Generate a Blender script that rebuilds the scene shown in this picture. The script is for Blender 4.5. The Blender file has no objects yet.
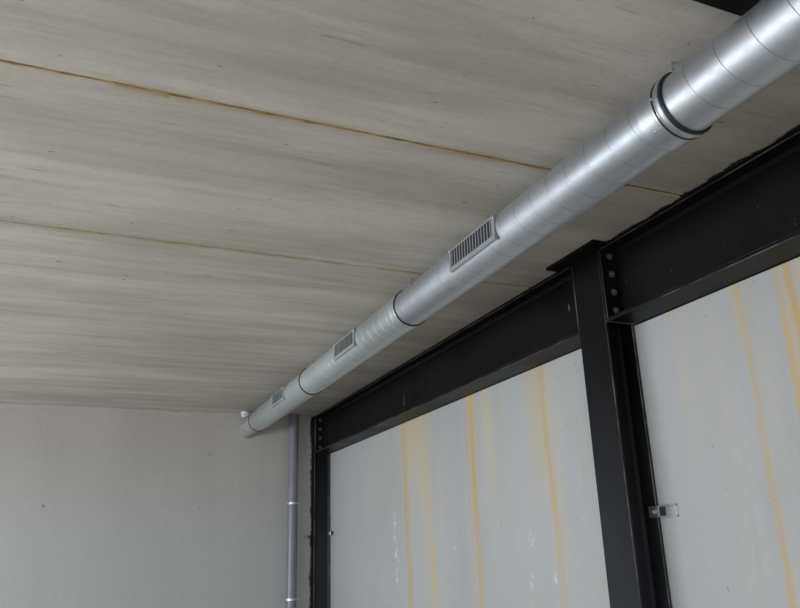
import bpy, bmesh, math, random
from mathutils import Matrix, Vector
random.seed(7)
PI = math.pi
S = 1.41            # metres per layout unit (camera to ceiling)
H = 1.5             # camera height above the floor
scene = bpy.context.scene
col = scene.collection
def W(x, y, z): return Vector((x*S, y*S, z*S+H))
ZF = -H/S           # floor in layout units
XB = 1.605          # room-side face of the steel frame
XW = 1.727          # face of the right-hand concrete panels
YW = 5.335          # face of the far wall
ZB = 0.727          # underside of the side beams

# ------------------------------------------------------------------ materials
class N:
    """small node-graph helper"""
    def __init__(s, name):
        s.m = bpy.data.materials.new(name); s.m.use_nodes = True
        s.t = s.m.node_tree; s.t.nodes.clear()
        s.out = s.t.nodes.new('ShaderNodeOutputMaterial')
        s.b = s.t.nodes.new('ShaderNodeBsdfPrincipled')
        s.t.links.new(s.b.outputs[0], s.out.inputs[0])
        s.geo = s.t.nodes.new('ShaderNodeNewGeometry')
        s.pos = s.geo.outputs['Position']
        s._xyz = None
    def L(s, a, b): s.t.links.new(a, b)
    def put(s, inp, v):
        if hasattr(v, 'node'): s.L(v, inp)
        elif v is not None: inp.default_value = v
    def math(s, op, a, b=None, c=None, clamp=False):
        n = s.t.nodes.new('ShaderNodeMath'); n.operation = op; n.use_clamp = clamp
        s.put(n.inputs[0], a); s.put(n.inputs[1], b); s.put(n.inputs[2], c)
        return n.outputs[0]
    def xyz(s):
        if s._xyz is None:
            n = s.t.nodes.new('ShaderNodeSeparateXYZ'); s.L(s.pos, n.inputs[0]); s._xyz = n.outputs
        return s._xyz
    def scaled(s, sc, off=(0,0,0)):
        n = s.t.nodes.new('ShaderNodeMapping'); s.L(s.pos, n.inputs[0])
        n.inputs['Scale'].default_value = sc; n.inputs['Location'].default_value = off
        return n.outputs[0]
    def noise(s, sc, off=(0,0,0), detail=4, rough=.55, scale=1.0):
        n = s.t.nodes.new('ShaderNodeTexNoise'); s.L(s.scaled(sc, off), n.inputs['Vector'])
        n.inputs['Scale'].default_value = scale; n.inputs['Detail'].default_value = detail
        n.inputs['Roughness'].default_value = rough
        return n.outputs['Fac']
    def smooth(s, v, a, b, lo=0., hi=1.):
        n = s.t.nodes.new('ShaderNodeMapRange'); n.interpolation_type = 'SMOOTHSTEP'
        s.put(n.inputs[0], v); n.inputs[1].default_value = a; n.inputs[2].default_value = b
        n.inputs[3].default_value = lo; n.inputs[4].default_value = hi
        return n.outputs[0]
    def lin(s, v, a, b, lo, hi):
        n = s.t.nodes.new('ShaderNodeMapRange'); s.put(n.inputs[0], v)
        for i, q in enumerate((a, b, lo, hi)): n.inputs[i+1].default_value = q
        return n.outputs[0]
    def mix(s, f, a, b, mode='MIX'):
        n = s.t.nodes.new('ShaderNodeMix'); n.data_type = 'RGBA'; n.blend_type = mode
        s.put(n.inputs[0], f)
        for i, v in ((6, a), (7, b)):
            if hasattr(v, 'node'): s.L(v, n.inputs[i])
            else: n.inputs[i].default_value = (*v[:3], 1)
        return n.outputs[2]
    def base(s, c):
        if hasattr(c, 'node'): s.L(c, s.b.inputs['Base Color'])
        else: s.b.inputs['Base Color'].default_value = (*c, 1)
    def bump(s, h, strength=.3, dist=.01):
        n = s.t.nodes.new('ShaderNodeBump'); n.inputs['Strength'].default_value = strength
        n.inputs['Distance'].default_value = dist; s.L(h, n.inputs['Height'])
        s.L(n.outputs[0], s.b.inputs['Normal'])
    def set(s, **k):
        for a, v in k.items(): s.put(s.b.inputs[a.replace('_', ' ')], v)
        return s.m

def ceiling_mat():
    n = N('ceiling_concrete')
    x, y, z = n.xyz()
    broad = n.noise((.40, 3.2, .5), detail=6, rough=.62)
    band = n.noise((.55, 7, 1), (3, 1, 0), detail=6, rough=.68)
    fine = n.noise((2.2, 24, 3), (1, 7, 0), detail=6, rough=.72)
    cloud = n.noise((.9, 2.2, 1), (9, 2, 0), detail=5, rough=.6)
    grain = n.noise((60, 60, 60), detail=2)
    c = n.mix(n.smooth(broad, .3, .7), (.335, .306, .272), (.545, .508, .462))
    c = n.mix(n.smooth(band, .38, .66, 0, .60), c, (.555, .520, .478))
    c = n.mix(n.smooth(fine, .50, .72, 0, .42), c, (.285, .262, .232))
    c = n.mix(n.smooth(fine, .46, .28, 0, .35), c, (.60, .585, .555))
    c = n.mix(n.smooth(cloud, .42, .68, 0, .50), c, (.350, .328, .268))
    c = n.mix(n.smooth(grain, .35, .75, 0, .12), c, (.21, .20, .18))
    # thin dark scrapes left by the casting bed
    sc = n.noise((4.5, 55, 3), (5, 3, 0), detail=3, rough=.6)
    c = n.mix(n.smooth(sc, .67, .74, 0, .45), c, (.12, .105, .09))
    pits = n.noise((16, 30, 20), (2, 4, 0), detail=1)
    c = n.mix(n.smooth(pits, .765, .80, 0, .6), c, (.10, .09, .08))
    # rusty damp fringe along the slab joints
    for yj in (1.522*S, 2.37*S):
        d = n.math('ABSOLUTE', n.math('SUBTRACT', y, yj))
        wob = n.noise((3, 6, 3), (yj, 0, 0), detail=4)
        m = n.math('MULTIPLY', n.smooth(d, 0, .05, 1, 0), n.smooth(wob, .40, .66, .1, .8))
        c = n.mix(m, c, (.34, .27, .15))
    # overspray of black steel paint beside the frame
    rag = n.noise((9, 9, 3), (1, 1, 0), detail=6, rough=.7)
    near = n.smooth(y, 1.96*S, 1.86*S, 0, .08)
    edge = n.math('SUBTRACT', 1.612*S, n.math('MULTIPLY', n.math('ADD', near, .03), n.math('SUBTRACT', rag, .30)))
    m = n.math('MULTIPLY', n.math('SUBTRACT', x, edge), 90, clamp=True)
    c = n.mix(m, c, (.012, .011, .012))
    n.base(c)
    h = n.math('ADD', n.math('MULTIPLY', fine, .6), n.math('MULTIPLY', grain, .25))
    n.bump(h, .35, .006)
    return n.set(Roughness=.9)

def farwall_mat():
    n = N('far_wall_concrete')
    x, y, z = n.xyz()
    a = n.noise((.5, 1, .35), detail=3)
    v = n.noise((5, 1, .25), (2, 0, 5), detail=3)
    g = n.noise((45, 45, 45), detail=2)
    c = n.mix(n.smooth(a, .3, .7), (.395, .375, .350), (.460, .440, .415))
    c = n.mix(n.smooth(v, .4, .7, 0, .35), c, (.350, .330, .305))
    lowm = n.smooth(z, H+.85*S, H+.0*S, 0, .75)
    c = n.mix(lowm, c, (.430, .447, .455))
    c = n.mix(n.smooth(g, .4, .8, 0, .12), c, (.16, .15, .14))
    p = n.noise((11, 11, 11), (4, 0, 2), detail=1)
    c = n.mix(n.smooth(p, .79, .81, 0, .6), c, (.13, .12, .10))
    # yellow foam smear under the ceiling
    fm = n.noise((7, 3, 20), detail=4)
    m = n.math('MULTIPLY', n.smooth(z, H+.975*S, H+.995*S), n.smooth(fm, .5, .62))
    m = n.math('MULTIPLY', m, n.math('MULTIPLY', n.smooth(x, .3*S, .5*S), n.smooth(x, .95*S, .75*S)))
    c = n.mix(n.math('MULTIPLY', m, .7), c, (.48, .38, .16))
    # black paint beside the corner column
    rag = n.noise((9, 3, 7), (1, 1, 0), detail=6, rough=.7)
    edge = n.math('SUBTRACT', 1.588*S, n.math('MULTIPLY', .07, n.math('SUBTRACT', rag, .36)))
    m = n.math('MULTIPLY', n.math('SUBTRACT', x, edge), 60, clamp=True)
    c = n.mix(m, c, (.012, .012, .014))
    n.base(c); n.bump(g, .15, .003)
    return n.set(Roughness=.85)

def panel_mat():
    n = N('side_wall_concrete')
    x, y, z = n.xyz()
    a = n.noise((1, .9, .5), detail=3)
    v = n.noise((1, 6, .35), (0, 3, 5), detail=4, rough=.6)
    v2 = n.noise((1, 22, 1.1), (0, 8, 5), detail=3, rough=.6)
    g = n.noise((40, 40, 40), detail=3)
    c = n.mix(n.smooth(a, .3, .7), (.405, .415, .43), (.465, .475, .485))
    c = n.mix(n.smooth(v, .42, .70, 0, .45), c, (.50, .49, .455))
    c = n.mix(n.smooth(v2, .55, .75, 0, .25), c, (.38, .375, .35))
    c = n.mix(n.smooth(g, .35, .75, 0, .14), c, (.33, .33, .32))
    p = n.noise((1, 18, 26), (4, 0, 2), detail=1)
    c = n.mix(n.smooth(p, .77, .79, 0, .5), c, (.24, .24, .24))
    zu = n.math('DIVIDE', n.math('SUBTRACT', z, H), S)
    yu = n.math('DIVIDE', y, S)
    wob = n.math('MULTIPLY', n.math('SUBTRACT', n.noise((1, .6, 3.2), (0, 2, 0), detail=3), .5), .028)
    wob2 = n.math('MULTIPLY', n.math('SUBTRACT', n.noise((1, 1.2, 22), (0, 5, 0), detail=5, rough=.65), .5), .022)
    yw = n.math('ADD', n.math('ADD', yu, wob), wob2)
    edge = n.noise((1, 40, 1.6), (0, 1, 0), detail=5, rough=.7)
    patch = n.noise((1, 9, 1.6), (0, 6, 3), detail=3)
    OR, YE, PA = (.54, .38, .15), (.57, .45, .22), (.58, .495, .31)
    #  y_top  y_bot(z=-.25)  half width   strength  colour  fade from z, to z (going down)
    for yt, yb, w, st, cc, f0, f1 in (
        (3.955, 3.915, .032, .85, OR, -2, -3), (3.87, 3.83, .13, .55, PA, .72, .05), (3.80, 3.76, .20, .45, YE, .80, .30),
        (3.695, 3.60, .026, .60, YE, -2, -3), (3.74, 3.66, .05, .25, PA, -1, -2), (3.53, 3.50, .012, .28, PA, .6, -.4),
        (3.140, 3.140, .023, .85, OR, -2, -3), (3.135, 3.13, .045, .60, YE, .74, .35), (3.185, 3.19, .018, .25, OR, -1, -2),
        (2.985, 2.965, .050, .42, PA, .7, -.1), (2.86, 2.86, .04, .16, PA, .5, -.1),
        (2.59, 2.60, .058, .75, YE, .80, .0), (2.52, 2.515, .030, .36, PA, .3, -.4), (2.535, 2.505, .022, .55, OR, .15, -.6),
        (2.47, 2.46, .02, .30, PA, .3, -.6), (2.33, 2.33, .03, .14, PA, .6, .1), (2.22, 2.22, .02, .18, PA, .74, .3),
        (1.765, 1.762, .010, .42, YE, .70, .20), (1.735, 1.73, .03, .25, PA, .7, .0), (1.63, 1.63, .05, .18, PA, .6, -.3),
        (1.492, 1.497, .013, .62, OR, -.4, -1.4), (1.505, 1.505, .024, .45, YE, .74, .45), (1.44, 1.44, .03, .2, PA, .7, -.2),
        (1.362, 1.366, .012, .75, OR, -2, -3), (1.350, 1.355, .022, .35, YE, -1, -2), (1.320, 1.316, .013, .80, OR, -2, -3),
        (1.285, 1.285, .010, .5, YE, .7, 0), (1.22, 1.20, .025, .5, OR, -2, -3), (1.08, 1.09, .03, .6, YE, -2, -3),
        (.90, .90, .02, .6, OR, -2, -3), (4.45, 4.43, .05, .20, PA, .6, 0), (4.20, 4.17, .03, .15, PA, .5, -.2)):
        c0 = n.lin(zu, .72, -.25, yt, yb)
        w *= 1.2; st = min(1, st*1.12)
        d = n.math('ABSOLUTE', n.math('SUBTRACT', yw, c0))
        d = n.math('SUBTRACT', d, n.math('MULTIPLY', n.math('SUBTRACT', edge, .5), w*1.6))
        m = n.smooth(d, w*.2, w*1.35, st, 0)
        if f0 > -.9: m = n.math('MULTIPLY', m, n.smooth(zu, f0, f1, 1, 0))
        m = n.math('MULTIPLY', m, n.smooth(patch, .30, .62, .45, 1))
        c = n.mix(m, c, cc)
    # scraped white patches
    for yc, zc, ry, rz in ((2.700, .045, .02, .03), (2.708, -.10, .025, .045), (4.12, .14, .02, .10), (4.10, -.05, .03, .13), (2.55, -.09, .015, .03), (3.37, .03, .02, .02)):
        dy = n.math('DIVIDE', n.math('SUBTRACT', yu, yc), ry); dz = n.math('DIVIDE', n.math('SUBTRACT', zu, zc), rz)
        r = n.math('ADD', n.math('MULTIPLY', dy, dy), n.math('MULTIPLY', dz, dz))
        sp = n.noise((1, 34, 22), (0, yc, zc), detail=4)
        m = n.math('MULTIPLY', n.smooth(r, 0, 1.8, 1, 0), n.smooth(sp, .50, .60, 0, .75))
        c = n.mix(m, c, (.72, .72, .70))
    n.base(c); n.bump(n.math('ADD', g, v2), .12, .004)
    return n.set(Roughness=.8)

def plain_concrete(name, col1, col2):
    n = N(name)
    a = n.noise((.8, .8, .8), detail=5)
    n.base(n.mix(n.smooth(a, .3, .7), col1, col2)); n.bump(n.noise((30, 30, 30), detail=3), .15, .003)
    return n.set(Roughness=.8)

def steel_mat():
    n = N('black_painted_steel')
    a = n.noise((2, 2, 2), detail=4)
    sp = n.noise((55, 55, 40), (3, 2, 1), detail=2)
    sm = n.noise((9, 9, 1.5), (6, 2, 1), detail=4)
    c = n.mix(n.smooth(a, .3, .7), (.0035, .0035, .0042), (.0065, .0065, .0075))
    c = n.mix(n.smooth(sm, .60, .80, 0, .25), c, (.035, .033, .031))
    c = n.mix(n.smooth(sp, .73, .77, 0, .65), c, (.17, .17, .17))
    x, y, z = n.xyz()
    low_light = n.math('MULTIPLY', n.smooth(z, H+.7*S, H-.3*S), n.smooth(n.noise((3, 3, 1), (2, 2, 2), detail=3), .25, .75, .6, 1))  # light on the lower steel painted into the colour, paler towards the floor
    c = n.mix(low_light, c, (.031, .034, .041))
    n.base(c)
    n.bump(n.noise((70, 70, 70), detail=3), .12, .002)
    return n.set(Roughness=n.smooth(a, .3, .7, .38, .5), Specular_IOR_Level=.16)

def worn_mat():
    n = N('worn_steel_edge')
    a = n.noise((6, 6, 6), detail=5)
    n.base(n.mix(n.smooth(a, .42, .62), (.010, .010, .010), (.10, .097, .092)))
    return n.set(Roughness=.5)

def galv_mat(name, lo, hi, r0, r1, metallic=1.0):
    n = N(name)
    a = n.noise((3, 1.2, 3), detail=5)
    v = n.t.nodes.new('ShaderNodeTexVoronoi'); n.L(n.scaled((60, 60, 60)), v.inputs['Vector']); v.inputs['Scale'].default_value = 1
    sepc = n.t.nodes.new('ShaderNodeSeparateColor'); n.L(v.outputs['Color'], sepc.inputs[0])
    c = n.mix(n.smooth(a, .3, .7), lo, hi)
    c = n.mix(n.lin(sepc.outputs[0], 0, 1, 0, .12), c, (.30, .31, .33))
    n.base(c)
    r = n.math('ADD', n.smooth(a, .3, .7, r0, r1), n.lin(sepc.outputs[1], 0, 1, -.03, .03))
    return n.set(Roughness=r, Metallic=metallic)

def simple(name, c, rough=.5, metallic=0., var=.25, sc=14):
    n = N(name)
    a = n.noise((sc, sc, sc), detail=3)
    n.base(n.mix(n.smooth(a, .35, .65), tuple(q*(1-var) for q in c), c))
    return n.set(Roughness=rough, Metallic=metallic)

M = dict(
    ceiling=ceiling_mat(), far=farwall_mat(), panel=panel_mat(),
    floor=plain_concrete('floor_concrete', (.36, .34, .31), (.44, .42, .39)),
    side=plain_concrete('plastered_wall', (.42, .41, .39), (.50, .49, .47)),
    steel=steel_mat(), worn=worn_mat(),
    galv=galv_mat('galvanised_sheet', (.465, .495, .53), (.54, .57, .61), .44, .52, .93),
    galv2=galv_mat('dull_galvanised_sheet', (.48, .52, .53), (.58, .62, .63), .45, .56, .8),
    seam=simple('dark_folded_seam', (.30, .32, .34), .5, .8),  # dirt-darkened line along the folded duct seams
    lightseam=simple('bright_folded_seam', (.66, .69, .70), .55, .2, .15, 20),
    rubber=simple('black_rubber', (.010, .010, .011), .45),
    dark=simple('grille_interior', (.02, .02, .022), .8),
    zinc=simple('zinc_plated_steel', (.60, .61, .62), .35, .9, .15, 60),
    dullbolt=simple('painted_bolt_steel', (.11, .11, .11), .42, .3, .3, 50),
    foam=simple('ochre_joint_foam', (.36, .24, .075), .85, 0, .5, 16),
    yfoam=simple('yellow_foam', (.50, .40, .17), .85, 0, .5, 16),
    white=simple('white_foam', (.85, .87, .87), .7, 0, .1, 20),
    collar=simple('pale_grey_collar', (.36, .365, .34), .7, .0, .2, 12),
    pvc=simple('grey_plastic_pipe', (.20, .205, .235), .33, 0, .12, 5),
    mark=simple('grey_scuff', (.12, .12, .125), .7, 0, .5, 30),
)

# ------------------------------------------------------------------ mesh helpers
def link(name, bm, mats, parent=None, smooth=None):
    """one mesh object; bm is in world metres; origin goes to the parent's origin"""
    me = bpy.data.meshes.new(name)
    off = Vector((0, 0, 0))
    o = bpy.data.objects.new(name, me); col.objects.link(o)
    bmesh.ops.recalc_face_normals(bm, faces=bm.faces[:])
    if parent is not None:
        o.parent = parent
        p = parent
        while p is not None: off += p.location; p = p.parent
    else:
        vs = [v.co for v in bm.verts]
        off = Vector(((min(v.x for v in vs)+max(v.x for v in vs))/2, (min(v.y for v in vs)+max(v.y for v in vs))/2, min(v.z for v in vs)))
        o.location = off
    bmesh.ops.translate(bm, verts=bm.verts[:], vec=-off)
    bm.to_mesh(me); bm.free()
    for m in (mats if isinstance(mats, (list, tuple)) else [mats]): me.materials.append(M[m])
    if smooth is not None:
        for p in me.polygons: p.use_smooth = True
        me.set_sharp_from_angle(angle=math.radians(smooth))
    return o
def struct(name, bm, mat, parent=None):
    o = link(name, bm, mat, parent)
    if parent is None: o['kind'] = 'structure'
    return o
def tag(o, label, cat, group=None):
    o['label'] = label; o['category'] = cat; o['kind'] = 'thing'
    if group: o['group'] = group
    return o
def thing(name, loc, label, cat, group=None):
    o = bpy.data.objects.new(name, None); col.objects.link(o); o.location = loc
    o.empty_display_size = .1
    return tag(o, label, cat, group)
def box(bm, x0, x1, y0, y1, z0, z1, mi=0):
    """box in layout units"""
    v = [bm.verts.new(W(x, y, z)) for z in (z0, z1) for y in (y0, y1) for x in (x0, x1)]
    for f in ((0,1,3,2), (4,6,7,5), (0,4,5,1), (2,3,7,6), (0,2,6,4), (1,5,7,3)):
        bm.faces.new([v[i] for i in f]).material_index = mi
    return v
def prism(bm, pts, a, b, axis):
    """extrude a profile (layout units); axis 'y': pts=(x,z), axis 'z': pts=(x,y), axis 'x': pts=(y,z)"""
    mk = {'y': lambda p, t: W(p[0], t, p[1]), 'z': lambda p, t: W(p[0], p[1], t), 'x': lambda p, t: W(t, p[0], p[1])}[axis]
    A = [bm.verts.new(mk(p, a)) for p in pts]; B = [bm.verts.new(mk(p, b)) for p in pts]
    bm.faces.new(A); bm.faces.new(B[::-1])
    for i in range(len(pts)): bm.faces.new((A[i], A[(i+1) % len(pts)], B[(i+1) % len(pts)], B[i]))
def basis(d):
    d = d.normalized(); u = d.orthogonal().normalized(); return u, d.cross(u), d
def tube(bm, p, q, r, seg=24, r2=None, mi=0, caps=True, rot=0.):
    """cylinder between world points (metres)"""
    u, v, d = basis(q-p); r2 = r if r2 is None else r2
    A = []; B = []
    for i in range(seg):
        a = 2*PI*i/seg+rot; e = u*math.cos(a)+v*math.sin(a)
        A.append(bm.verts.new(p+e*r)); B.append(bm.verts.new(q+e*r2))
    for i in range(seg):
        bm.faces.new((A[i], A[(i+1) % seg], B[(i+1) % seg], B[i])).material_index = mi
    if caps: bm.faces.new(A[::-1]).material_index = mi; bm.faces.new(B).material_index = mi
def ring(bm, c, d, prof, seg=96, mi=0):
    """revolve closed profile of (radius, along) about axis d through c (world metres)"""
    u, v, d = basis(d); R = []
    for i in range(seg):
        a = 2*PI*i/seg; e = u*math.cos(a)+v*math.sin(a)
        R.append([bm.verts.new(c+e*r+d*t) for r, t in prof])
    k = len(prof)
    for i in range(seg):
        P, Q = R[i], R[(i+1) % seg]
        for j in range(k): bm.faces.new((P[j], P[(j+1) % k], Q[(j+1) % k], Q[j])).material_index = mi
def hexbolt(bm, p, d, r=.013, h=.009, washer=True):
    d = d.normalized(); q = p
    if washer: tube(bm, p, p+d*.0025, r*1.45, 20); q = p+d*.0025
    tube(bm, q, q+d*h*.8, r, 6); tube(bm, q+d*h*.8, q+d*h, r, 6, r*.85)
    tube(bm, q+d*h, q+d*(h+.005), r*.55, 12)
def bevel(o, w=.0025, seg=1, worn=True):
    m = o.modifiers.new('bevel', 'BEVEL'); m.width = w; m.segments = seg; m.limit_method = 'ANGLE'; m.angle_limit = math.radians(60)
    if worn: o.data.materials.append(M['worn']); m.material = 1
    return o

# ------------------------------------------------------------------ room shell
X0, Y0 = -2.75, -2.4
X1 = 1.90
# ceiling: precast slabs side by side, chamfered at every joint
bm = bmesh.new()
joints = [Y0-.1, -1.72, -.87, 1.522, 2.37, YW+.12]
for a, b in zip(joints[:-1], joints[1:]):
    g = .0045; ch = .004
    prism(bm, [(a+g, 1.13), (a+g, 1+ch), (a+g+ch, 1.0), (b-g-ch, 1.0), (b-g, 1+ch), (b-g, 1.13)], X0-.15, X1, 'x')
struct('ceiling', bm, 'ceiling')
for i, yj in enumerate(joints[1:-1]):
    bm = bmesh.new()
    k = 150; rows = []
    for q in range(k+1):
        x = X0+(1.60-X0)*q/k
        dz = .0025+.002*math.sin(q*1.7)+random.uniform(-.0012, .0012); w = .0044
        if i == 3: dz += .0012
        rows.append([bm.verts.new(W(x, yj+s*w, 1.0+zz)) for s, zz in ((-1, .01), (-1, dz), (1, dz+.0008), (1, .01))])
    for P, Q in zip(rows[:-1], rows[1:]):
        for j in range(4): bm.faces.new((P[j], P[(j+1) % 4], Q[(j+1) % 4], Q[j]))
    bm.faces.new(rows[0]); bm.faces.new(rows[-1][::-1])
    struct('trim_%d' % (i+1), bm, 'foam')
bm = bmesh.new(); box(bm, X0-.15, X1, YW, YW+.14, ZF, 1.0); struct('wall_back', bm, 'far')
bm = bmesh.new()
box(bm, XW, X1, Y0-.1, YW, ZF, ZB-.003)
struct('wall_right', bm, 'panel')
bm = bmesh.new(); box(bm, 1.745, X1, Y0-.1, YW, ZB-.003, 1.0)
struct('wall_right_upper', bm, 'panel')
bm = bmesh.new(); box(bm, X0-.15, X1, Y0-.1, YW+.14, ZF-.12, ZF); struct('floor', bm, 'floor')
# left wall with a wide open loading bay towards daylight, and the wall behind the camera with a window opening
bm = bmesh.new()
box(bm, X0-.12, X0, Y0, 0.1, ZF, 1.0); box(bm, X0-.12, X0, 0.1, 4.9, .38, 1.0); box(bm, X0-.12, X0, 4.9, YW, ZF, 1.0); box(bm, X0-.12, X0, .1, 4.9, ZF, -.62)
struct('wall_left', bm, 'side')
bm = bmesh.new()
box(bm, X0-.12, -1.9, Y0-.1, Y0, ZF, 1.0); box(bm, .9, XW, Y0-.1, Y0, ZF, 1.0); box(bm, -1.9, .9, Y0-.1, Y0, .5, 1.0); box(bm, -1.9, .9, Y0-.1, Y0, ZF, -.7)
struct('wall_front', bm, 'side')
def frame(name, pts, axis, c):
    """window frame with mullions around an opening"""
    (a0, z0), (a1, z1) = pts; bm = bmesh.new(); t = .03
    def bb(p0, p1, q0, q1):
        if axis == 'x': box(bm, c-.03, c+.0, p0, p1, q0, q1)
        else: box(bm, p0, p1, c-.03, c+.0, q0, q1)
    bb(a0, a1, z0, z0+t); bb(a0, a1, z1-t, z1)
    k = 4
    for i in range(k+1):
        a = a0+(a1-a0-t)*i/k; bb(a, a+t, z0+t, z1-t)
    return struct(name, bm, 'dullbolt')
frame('window_1', ((.1, -.62), (4.9, .38)), 'x', X0-.04)
frame('window_2', ((-1.9, -.7), (.9, .5)), 'y', Y0-.04)

# ------------------------------------------------------------------ steel frame
TF = .0130  # beam flange thickness
ZT = .9985
XC = XB+.064
def i_beam(bm, y0, y1):
    f = TF; w = .0035; x0, x1 = XB, XB+.128; k = .010
    pts = [(x0, ZB), (x1, ZB), (x1, ZB+f), (XC+w+k, ZB+f), (XC+w, ZB+f+k), (XC+w, ZT-f-k), (XC+w+k, ZT-f), (x1, ZT-f),
           (x1, ZT), (x0, ZT), (x0, ZT-f), (XC-w-k, ZT-f), (XC-w, ZT-f-k), (XC-w, ZB+f+k), (XC-w-k, ZB+f), (x0, ZB+f)]
    prism(bm, pts, y0, y1, 'y')
def beam(y0, y1, label, bolt_y, bolt_side, scuffs, holes=()):
    t = thing('steel_beam', W(XC, (y0+y1)/2, ZB), label, 'steel beam')
    ep = .014
    bm = bmesh.new(); i_beam(bm, y0+ep, y1-ep)
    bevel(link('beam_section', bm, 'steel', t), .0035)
    for a, b in ((y0, y0+ep), (y1-ep, y1)):
        bm = bmesh.new(); box(bm, XB-.0005, XB+.1285, a, b, ZB-.002, ZT)
        bevel(link('end_plate', bm, 'steel', t), .004)
    for x in (XB+.040, XB+.090):
        for z in (.966, .900, .834, .768):
            bm = bmesh.new(); d = Vector((0, bolt_side, 0))
            hexbolt(bm, W(x, bolt_y, z), d, .0125, .010)
            link('bolt', bm, 'dullbolt', t, 30)
    for (y, z) in holes:
        bm = bmesh.new(); hexbolt(bm, W(XC-.0035, y, z), Vector((-1, 0, 0)), .007, .004, False)
        link('bolt', bm, 'steel', t, 30)
    for (y, z0, z1, w) in scuffs:
        bm = bmesh.new(); k = 8
        L_ = []
        for i in range(k+1):
            zz = z0+(z1-z0)*i/k; ww = w*random.uniform(.4, 1)*math.sin(PI*(i+.6)/(k+1.2))
            L_.append((bm.verts.new(W(XC-.0041, y-ww, zz)), bm.verts.new(W(XC-.0041, y+ww, zz))))
        for P, Q in zip(L_[:-1], L_[1:]): bm.faces.new((P[0], P[1], Q[1], Q[0]))
        link('scuff_mark', bm, 'mark', t)
    return t
CY0, CY1 = 1.938, 2.086        # near column
FY0 = 5.300                    # corner column, sunk into the far wall
beam(CY1, FY0, 'long black steel I-beam running from the corner column to the middle column', FY0-.014, -1,
     [(3.787, .782, .862, .005), (2.208, .85, .885, .005)])
beam(Y0, CY0, 'black steel I-beam nearest the camera, right of the middle column', CY0-.014, -1,
     [], holes=((1.835, .945), (1.835, .895)))
def h_column(y0, y1, label, zt):
    t = thing('steel_column', W(XB+.06, (y0+y1)/2, ZF), label, 'steel column')
    f = .0105; w = .0035; x0, x1 = XB, XW-.001; yc = (y0+y1)/2; k = .009
    pts = [(x0, y0), (x0+f, y0), (x0+f, yc-w-k), (x0+f+k, yc-w), (x1-f-k, yc-w), (x1-f, yc-w-k), (x1-f, y0), (x1, y0),
           (x1, y1), (x1-f, y1), (x1-f, yc+w+k), (x1-f-k, yc+w), (x0+f+k, yc+w), (x0+f, yc+w+k), (x0+f, y1), (x0, y1)]
    bm = bmesh.new(); prism(bm, pts, ZF+.012, zt, 'z')
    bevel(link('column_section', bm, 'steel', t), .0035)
    bm = bmesh.new(); box(bm, x0-.03, x1-.002, y0-.03, min(y1+.03, YW-.001), ZF, ZF+.012)
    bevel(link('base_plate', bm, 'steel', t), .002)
    return t
mid = h_column(CY0, CY1, 'black steel H-column in the middle, carrying both beams and a cap plate', .9900)
bm = bmesh.new(); box(bm, 1.545, XB+.0, 1.880, 2.162, .9885, .9995); box(bm, XB, XW-.004, CY0+.0005, CY1-.0005, .9902, .9995)
bmesh.ops.remove_doubles(bm, verts=bm.verts[:], dist=1e-5)
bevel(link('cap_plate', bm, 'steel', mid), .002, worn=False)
h_column(FY0, YW-.001, 'black steel corner column against the back wall beside the grey pipe', .9985)

# flat steel flange let into the ceiling above the near end of the duct
bm = bmesh.new()
prism(bm, [(.700, .986), (.843, .986), (.843, .9995), (.700, .9995)], X0+.02, XB-.004, 'x')
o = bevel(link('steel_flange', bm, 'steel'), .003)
tag(o, 'black steel beam flange flush with the ceiling, crossing above the near end of the duct', 'steel beam')

# ------------------------------------------------------------------ ventilation duct
DX, DZ, DR = 1.1105, .885, .0694
PITCH = .0800
R_ = DR*S
def dpt(y, ang, r):
    c = W(DX, y, DZ); return Vector((c.x+r*math.cos(ang), c.y, c.z+r*math.sin(ang)))
def spiral_pipe(bm, ya, yb, phase, R=R_, pitch=PITCH, h=.0008):
    NS = 96
    prof = [(0, 0, 1), (.010, -h, 1), (.024, 0, 0), (.055, h*.5, 0), (.09, 0, 0), (.3, 0, 0), (.6, 0, 0), (1, 0, 0)]
    s0 = int(math.floor(((ya-phase)/pitch-1)))*NS
    s1 = int(math.ceil(((yb-phase)/pitch+2)))*NS
    prev = None
    for s in range(s0, s1+1):
        a = -2*PI*s/NS
        y = phase+pitch*s/NS
        cur = []
        for t, dr, mi in prof:
            yy = min(max(y+t*pitch, ya), yb)
            cur.append(bm.verts.new(dpt(yy, a, R+dr)))
        if prev:
            for j in range(len(prof)-1):
                if (cur[j].co-cur[j+1].co).length < 1e-6 and (prev[j].co-prev[j+1].co).length < 1e-6: continue
                f = bm.faces.new((prev[j], cur[j], cur[j+1], prev[j+1])); f.material_index = prof[j][2]
        prev = cur
    bmesh.ops.remove_doubles(bm, verts=bm.verts[:], dist=2e-5)
    bmesh.ops.dissolve_degenerate(bm, edges=bm.edges[:], dist=1e-6)
    loose = [v for v in bm.verts if not v.link_faces]; bmesh.ops.delete(bm, geom=loose, context='VERTS')
duct = thing('ventilation_duct', W(DX, 3.0, DZ-DR), 'round galvanised spiral ventilation duct running along under the ceiling', 'duct')
J = [1.011, 2.432, 3.720, 4.945]        # joints
NEAR = -2.2
secs = [(NEAR, J[0], .890, 'galv', R_*.985), (J[0], J[1], 1.059, 'galv', R_), (J[1], J[2], 1.05, 'galv2', R_*1.0), (J[2], J[3], 1.03, 'galv2', R_*1.0)]
for k, (a, b, ph, mt, R) in enumerate(secs):
    bm = bmesh.new()
    spiral_pipe(bm, a, b, ph, R, PITCH if k < 2 else .0655, (.0006, .0006, .0012, .0002)[k])
    link('duct_section', bm, [mt, ('seam', 'seam', 'lightseam', 'galv2')[k]], duct, 10)
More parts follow.
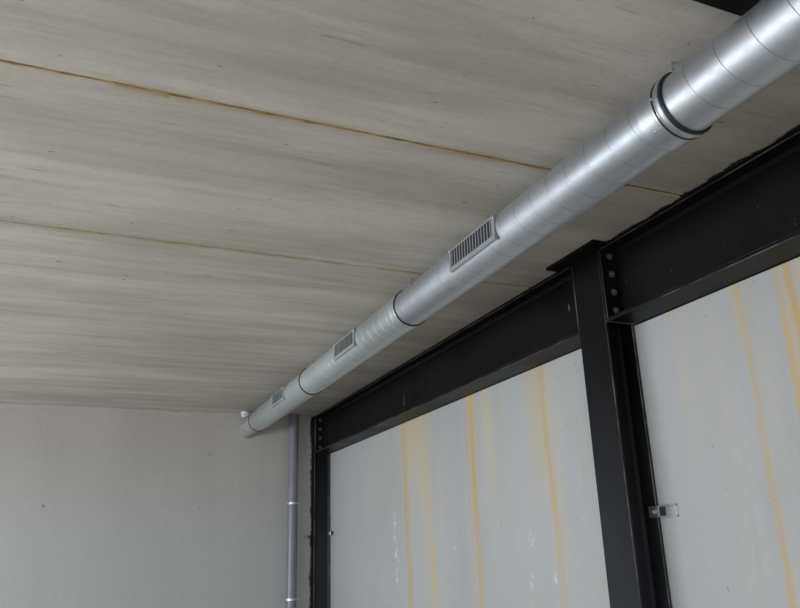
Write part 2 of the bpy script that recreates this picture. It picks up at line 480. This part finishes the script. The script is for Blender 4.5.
# plain coupling sleeve with rivets at the near joint, dark gaskets at every joint
def gasket(y, R, w=.010, h=.006):
    bm = bmesh.new(); c = W(DX, y, DZ)
    ring(bm, c, Vector((0, 1, 0)), [(R-.006, -w/2), (R+h*.6, -w/2), (R+h, -w/4), (R+h, w/4), (R+h*.6, w/2), (R-.006, w/2)])
    link('joint_gasket', bm, 'rubber', duct, 40)
def sleeve(y0, y1, R, mt='galv', bead=True):
    bm = bmesh.new(); c = W(DX, y0, DZ); L_ = (y1-y0)*S
    ring(bm, c, Vector((0, 1, 0)), [(R-.004, 0), (R+.0025, 0), (R+.0045, .003), (R+.0045, .007), (R+.0022, .010), (R+.0022, L_-.01), (R+.0035, L_-.006), (R+.0035, L_-.002), (R-.004, L_)])
    return link('coupling_sleeve', bm, mt, duct, 35)
gasket(1.000, R_, .012, .0075); gasket(1.0225, R_, .009, .0070)
bm = bmesh.new()
ring(bm, W(DX, 1.0115, DZ), Vector((0, 1, 0)), [(R_-.003, -.010), (R_+.0045, -.010), (R_+.0075, -.005), (R_+.0075, .005), (R_+.0045, .010), (R_-.003, .010)])
link('clamp_band', bm, 'galv', duct, 35)
sl = sleeve(1.0262, 1.075, R_)
for ang, y in ((227, 1.034), (227, 1.050), (120, 1.034), (120, 1.050)):
    bm = bmesh.new(); a = math.radians(ang); p = dpt(y, a, R_+.002); d = Vector((math.cos(a), 0, math.sin(a)))
    tube(bm, p, p+d*.002, .0045, 12); tube(bm, p+d*.002, p+d*.0035, .0045, 12, .0025); link('rivet', bm, 'zinc', sl, 30)
# clamp bolts of the band
for yy in (1.006, 1.020):
    bm = bmesh.new(); a = math.radians(178); p = dpt(yy, a, R_+.006); d = Vector((math.cos(a), 0, math.sin(a)))
    hexbolt(bm, p, d, .006, .007, False); link('clamp_bolt', bm, 'zinc', duct, 30)
gasket(J[1], R_, .009, .006); sleeve(J[1]+.006, J[1]+.055, R_, 'galv2')
gasket(J[2], R_, .013, .006)
gasket(J[3], R_, .014, .004)
# pale sleeve through the back wall
bm = bmesh.new()
ring(bm, W(DX, J[3], DZ), Vector((0, 1, 0)), [(R_*.7, .002), (R_*.84, .002), (R_*.84, (YW-J[3])*S-.012), (R_*.90, (YW-J[3])*S-.010), (R_*.90, (YW-J[3])*S-.001), (R_*.7, (YW-J[3])*S-.001)])
link('wall_sleeve', bm, 'collar', duct, 35)
# hangers: threaded rod, saddle ring and nut
for y in (1.022, 2.434, 3.735):
    bm = bmesh.new()
    ring(bm, W(DX, y, DZ), Vector((0, 1, 0)), [(R_-.001, -.007), (R_+.0050, -.007), (R_+.0050, .007), (R_-.001, .007)], 64)
    if y != 1.022: bm.free(); bm = bmesh.new(); tube(bm, dpt(y, PI/2, R_-.002), dpt(y, PI/2, R_+.010), .012, 16)
    p = dpt(y, PI/2, R_); q = W(DX, y, 1.0)
    tube(bm, p, q, .004, 12)
    hexbolt(bm, p+Vector((0, 0, .004)), Vector((0, 0, 1)), .009, .009)
    tube(bm, q-Vector((0, 0, .003)), q-Vector((0, 0, .0005)), .008, 16)
    tube(bm, q-Vector((0, 0, .038)), q-Vector((0, 0, .024)), .012, 6)
    link('hanger', bm, 'zinc', duct, 30)
# grilles: curved frame, dark inside, slats across
def grille(y0, y1, mt='galv', n=15):
    """flat rectangular grille saddled on the round duct"""
    am, hh = math.radians(180), math.radians(27.5)
    RR = R_+.0125; hw = RR*math.sin(hh); dd = RR*math.cos(hh)
    nv = Vector((math.cos(am), 0, math.sin(am))); tv = Vector((-math.sin(am), 0, math.cos(am)))   # tv: downwards over the duct
    c = W(DX, 0, DZ)
    def gb(bm, ya, yb, s0, s1, t0, t1):
        v = [bm.verts.new(Vector((c.x, y*S, c.z))+nv*(dd+t)+tv*q) for t in (t0, t1) for q in (s0, s1) for y in (ya, yb)]
        for f in ((0,1,3,2), (4,6,7,5), (0,4,5,1), (2,3,7,6), (0,2,6,4), (1,5,7,3)): bm.faces.new([v[i] for i in f])
    y0f, y1f = y0-.016, y1+.010
    s0, s1 = -hw+.006, hw-.019
    bm = bmesh.new()
    gb(bm, y0f, y1f, -hw, s0, -.016, .0030); gb(bm, y0f, y1f, s1, hw, .0, .0030); gb(bm, y0f, y1f, hw-.003, hw, -.016, 0)
    gb(bm, y0f, y0, s0, s1, .0, .0030); gb(bm, y1, y1f, s0, s1, .0, .0030)
    gb(bm, y0f, y0f+.002, s0, hw-.003, -.016, 0); gb(bm, y1f-.002, y1f, s0, hw-.003, -.016, 0)
    g = bevel(link('air_grille', bm, mt, duct), .0008, worn=False)
    bm = bmesh.new(); gb(bm, y0, y1, s0, s1, -.0015, .0004); link('grille_opening', bm, 'dark', g)
    bm = bmesh.new()
    for i in range(n):
        yc = y0+(y1-y0)*(i+.5)/n; gb(bm, yc-.0020, yc+.0016, s0, s1, .0005, .0024)
    link('louvre_slats', bm, mt, g)
    # rubber edging at the near end of the frame
    bm = bmesh.new(); gb(bm, y0f-.005, y0f-.0003, -hw, hw+.004, -.018, .0034); link('end_lip', bm, 'seam', g)
    for y in (y0f+.008, y1f-.005):
        p = Vector((c.x, y*S, c.z))+nv*(dd+.003)+tv*(-hw+.004)
        bm = bmesh.new(); tube(bm, p, p+nv*.004, .0045, 12); tube(bm, p+nv*.004, p+nv*.006, .0045, 12, .0025); link('screw', bm, 'zinc', g, 30)
grille(1.700, 1.960)
grille(2.885, 3.135, mt='galv2')
grille(4.050, 4.300, mt='galv2')

# ------------------------------------------------------------------ white foam lump by the duct end
bm = bmesh.new()
bmesh.ops.create_icosphere(bm, subdivisions=3, radius=1.0)
for v in bm.verts:
    n_ = .85+.28*math.sin(v.co.x*3.1+1)*math.cos(v.co.z*4+v.co.y*3)+random.uniform(-.05, .05)
    v.co = W(1.072, 5.215, .974)+Vector((v.co.x*.044*n_, v.co.y*.036*n_, v.co.z*.034*n_))
o = link('foam_lump', bm, 'white', None, 60)
tag(o, 'small white foam lump under the ceiling beside the far end of the duct', 'foam')
# yellow foam strip squeezed out of the wall-ceiling joint
bm = bmesh.new(); rows = []; k = 60
for q in range(k+1):
    x = .47+.42*q/k
    r = (.0035+.0035*abs(math.sin(q*.9)*math.sin(q*.23+1)))*math.sin(PI*(q+.5)/(k+1))
    rows.append([bm.verts.new(W(x, YW-r*1.2, .9995)), bm.verts.new(W(x, YW-r*.9, .9995-r*.8)), bm.verts.new(W(x, YW-.0002, .9995-r*1.3)), bm.verts.new(W(x, YW-.0002, .9995))])
for P, Q in zip(rows[:-1], rows[1:]):
    for j in range(4): bm.faces.new((P[j], P[(j+1) % 4], Q[(j+1) % 4], Q[j]))
bm.faces.new(rows[0]); bm.faces.new(rows[-1][::-1])
struct('trim_9', bm, 'yfoam')

# ------------------------------------------------------------------ vertical grey pipe in the corner
PX, PY, PR = 1.440, 5.275, .0355
t = thing('drain_pipe', W(PX, PY, ZF), 'vertical grey plastic pipe in the corner beside the black column', 'pipe')
bm = bmesh.new(); tube(bm, W(PX, PY, ZF), W(PX, PY, .9995), PR*S, 48); link('pipe', bm, 'pvc', t, 40)
for z in (.371, -.257, -.86):
    bm = bmesh.new(); R = PR*S
    ring(bm, W(PX, PY, z), Vector((0, 0, 1)), [(R-.001, -.010), (R+.0035, -.010), (R+.0035, .010), (R-.001, .010)], 48)
    for s in (-1, 1):
        c = W(PX, PY, z)+Vector((s*(R+.012), 0, 0))
        v = [bm.verts.new(c+Vector((dx, dy, dz))) for dz in (-.010, .010) for dy in (-.007, .007) for dx in (-.012, .012)]
        for f in ((0,1,3,2), (4,6,7,5), (0,4,5,1), (2,3,7,6), (0,2,6,4), (1,5,7,3)): bm.faces.new([v[i] for i in f])
        tube(bm, c+Vector((0, -.016, 0)), c+Vector((0, .012, 0)), .005, 10)
    tube(bm, W(PX, PY, z)+Vector((0, R, 0)), W(PX, YW, z)-Vector((0, .0005, 0)), .006, 10)
    link('pipe_clamp', bm, 'zinc', t, 30)

# ------------------------------------------------------------------ galvanised brackets between column and wall panel
def bracket(yc, z, k, label, y_out=-1):
    """flat plate with a bolt on the column flange, slotted channel out over the panel"""
    x = XW; t = thing('wall_bracket', W(x, yc, z), label, 'bracket')
    h = .017*k
    bm = bmesh.new(); box(bm, x-.0175, x-.0125, yc-.004*k, yc+.040*k, z-h, z+h); box(bm, x-.0175, x-.0005, yc-.006*k, yc-.002*k, z-h, z+h)
    bevel(link('plate', bm, 'zinc', t), .0015, worn=False)
    bm = bmesh.new(); hexbolt(bm, W(x-.0175, yc+.012*k, z), Vector((-1, 0, 0)), .010*k, .009*k); link('bolt', bm, 'zinc', t, 30)
    bm = bmesh.new()
    for s in (-1, 1): box(bm, x-.011, x-.0005, yc-.074*k, yc-.006*k, z+s*h-.0025, z+s*h+.0025)
    box(bm, x-.003, x-.0005, yc-.074*k, yc-.006*k, z-h+.0025, z+h-.0025)
    bevel(link('channel', bm, 'galv', t), .001, worn=False)
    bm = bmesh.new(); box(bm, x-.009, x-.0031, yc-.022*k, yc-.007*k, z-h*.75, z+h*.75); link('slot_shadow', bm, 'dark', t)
bracket(1.930, .108, 1.0, 'small galvanised bracket fixing the wall panel to the middle column')
bracket(5.262, .165, .75, 'tiny galvanised bracket at the right edge of the corner column')
# small fixing on the far side of the corner column
t = thing('fixing_clip', W(1.560, YW, .145), 'tiny grey clip on the back wall left of the corner column', 'clip')
bm = bmesh.new(); box(bm, 1.548, 1.585, YW-.012, YW-.0004, .136, .154); bevel(link('plate', bm, 'dullbolt', t), .002, worn=False)
bm = bmesh.new(); hexbolt(bm, W(1.556, YW-.012, .145), Vector((0, -1, 0)), .007, .006); link('bolt', bm, 'zinc', t, 30)

# ------------------------------------------------------------------ light
w = bpy.data.worlds.new('World'); scene.world = w; w.use_nodes = True
bg = w.node_tree.nodes['Background']
bg.inputs[0].default_value = (.80, .90, 1.0, 1); bg.inputs[1].default_value = 1.6
def area(name, loc, rot, sx, sy, power, color):
    l = bpy.data.lights.new(name, 'AREA'); l.shape = 'RECTANGLE'; l.size = sx; l.size_y = sy; l.energy = power; l.color = color
    o = bpy.data.objects.new(name, l); col.objects.link(o); o.location = loc; o.rotation_euler = rot
    return o
area('daylight_left', W(X0-.16, 2.5, -.12), (0, -PI/2, 0), 1.0*S, 4.8*S, 260, (.93, .97, 1.0))
area('daylight_behind', W(-.5, Y0-.16, -.1), (PI/2, 0, 0), 2.8*S, 1.2*S, 78, (1.0, .98, .95))

# ------------------------------------------------------------------ camera
Rm = [[0.9195470319827717, -0.39182784076195726, -0.03006990481357883], [-0.09899386076644537, -0.3050100442412758, 0.9471901015332077], [-0.3803070752723766, -0.8680091106179457, -0.3192596316198052]]
cam = bpy.data.cameras.new('Camera'); co = bpy.data.objects.new('Camera', cam); col.objects.link(co)
cam.sensor_fit = 'HORIZONTAL'; cam.sensor_width = 36; cam.lens = 36*747/800; cam.clip_start = .02
co.matrix_world = Matrix.Translation(Vector((0, 0, H))) @ Matrix(Rm).transposed().to_4x4()
scene.camera = co
scene.view_settings.view_transform = 'Standard'
scene.view_settings.look = 'None'
scene.view_settings.exposure = 0
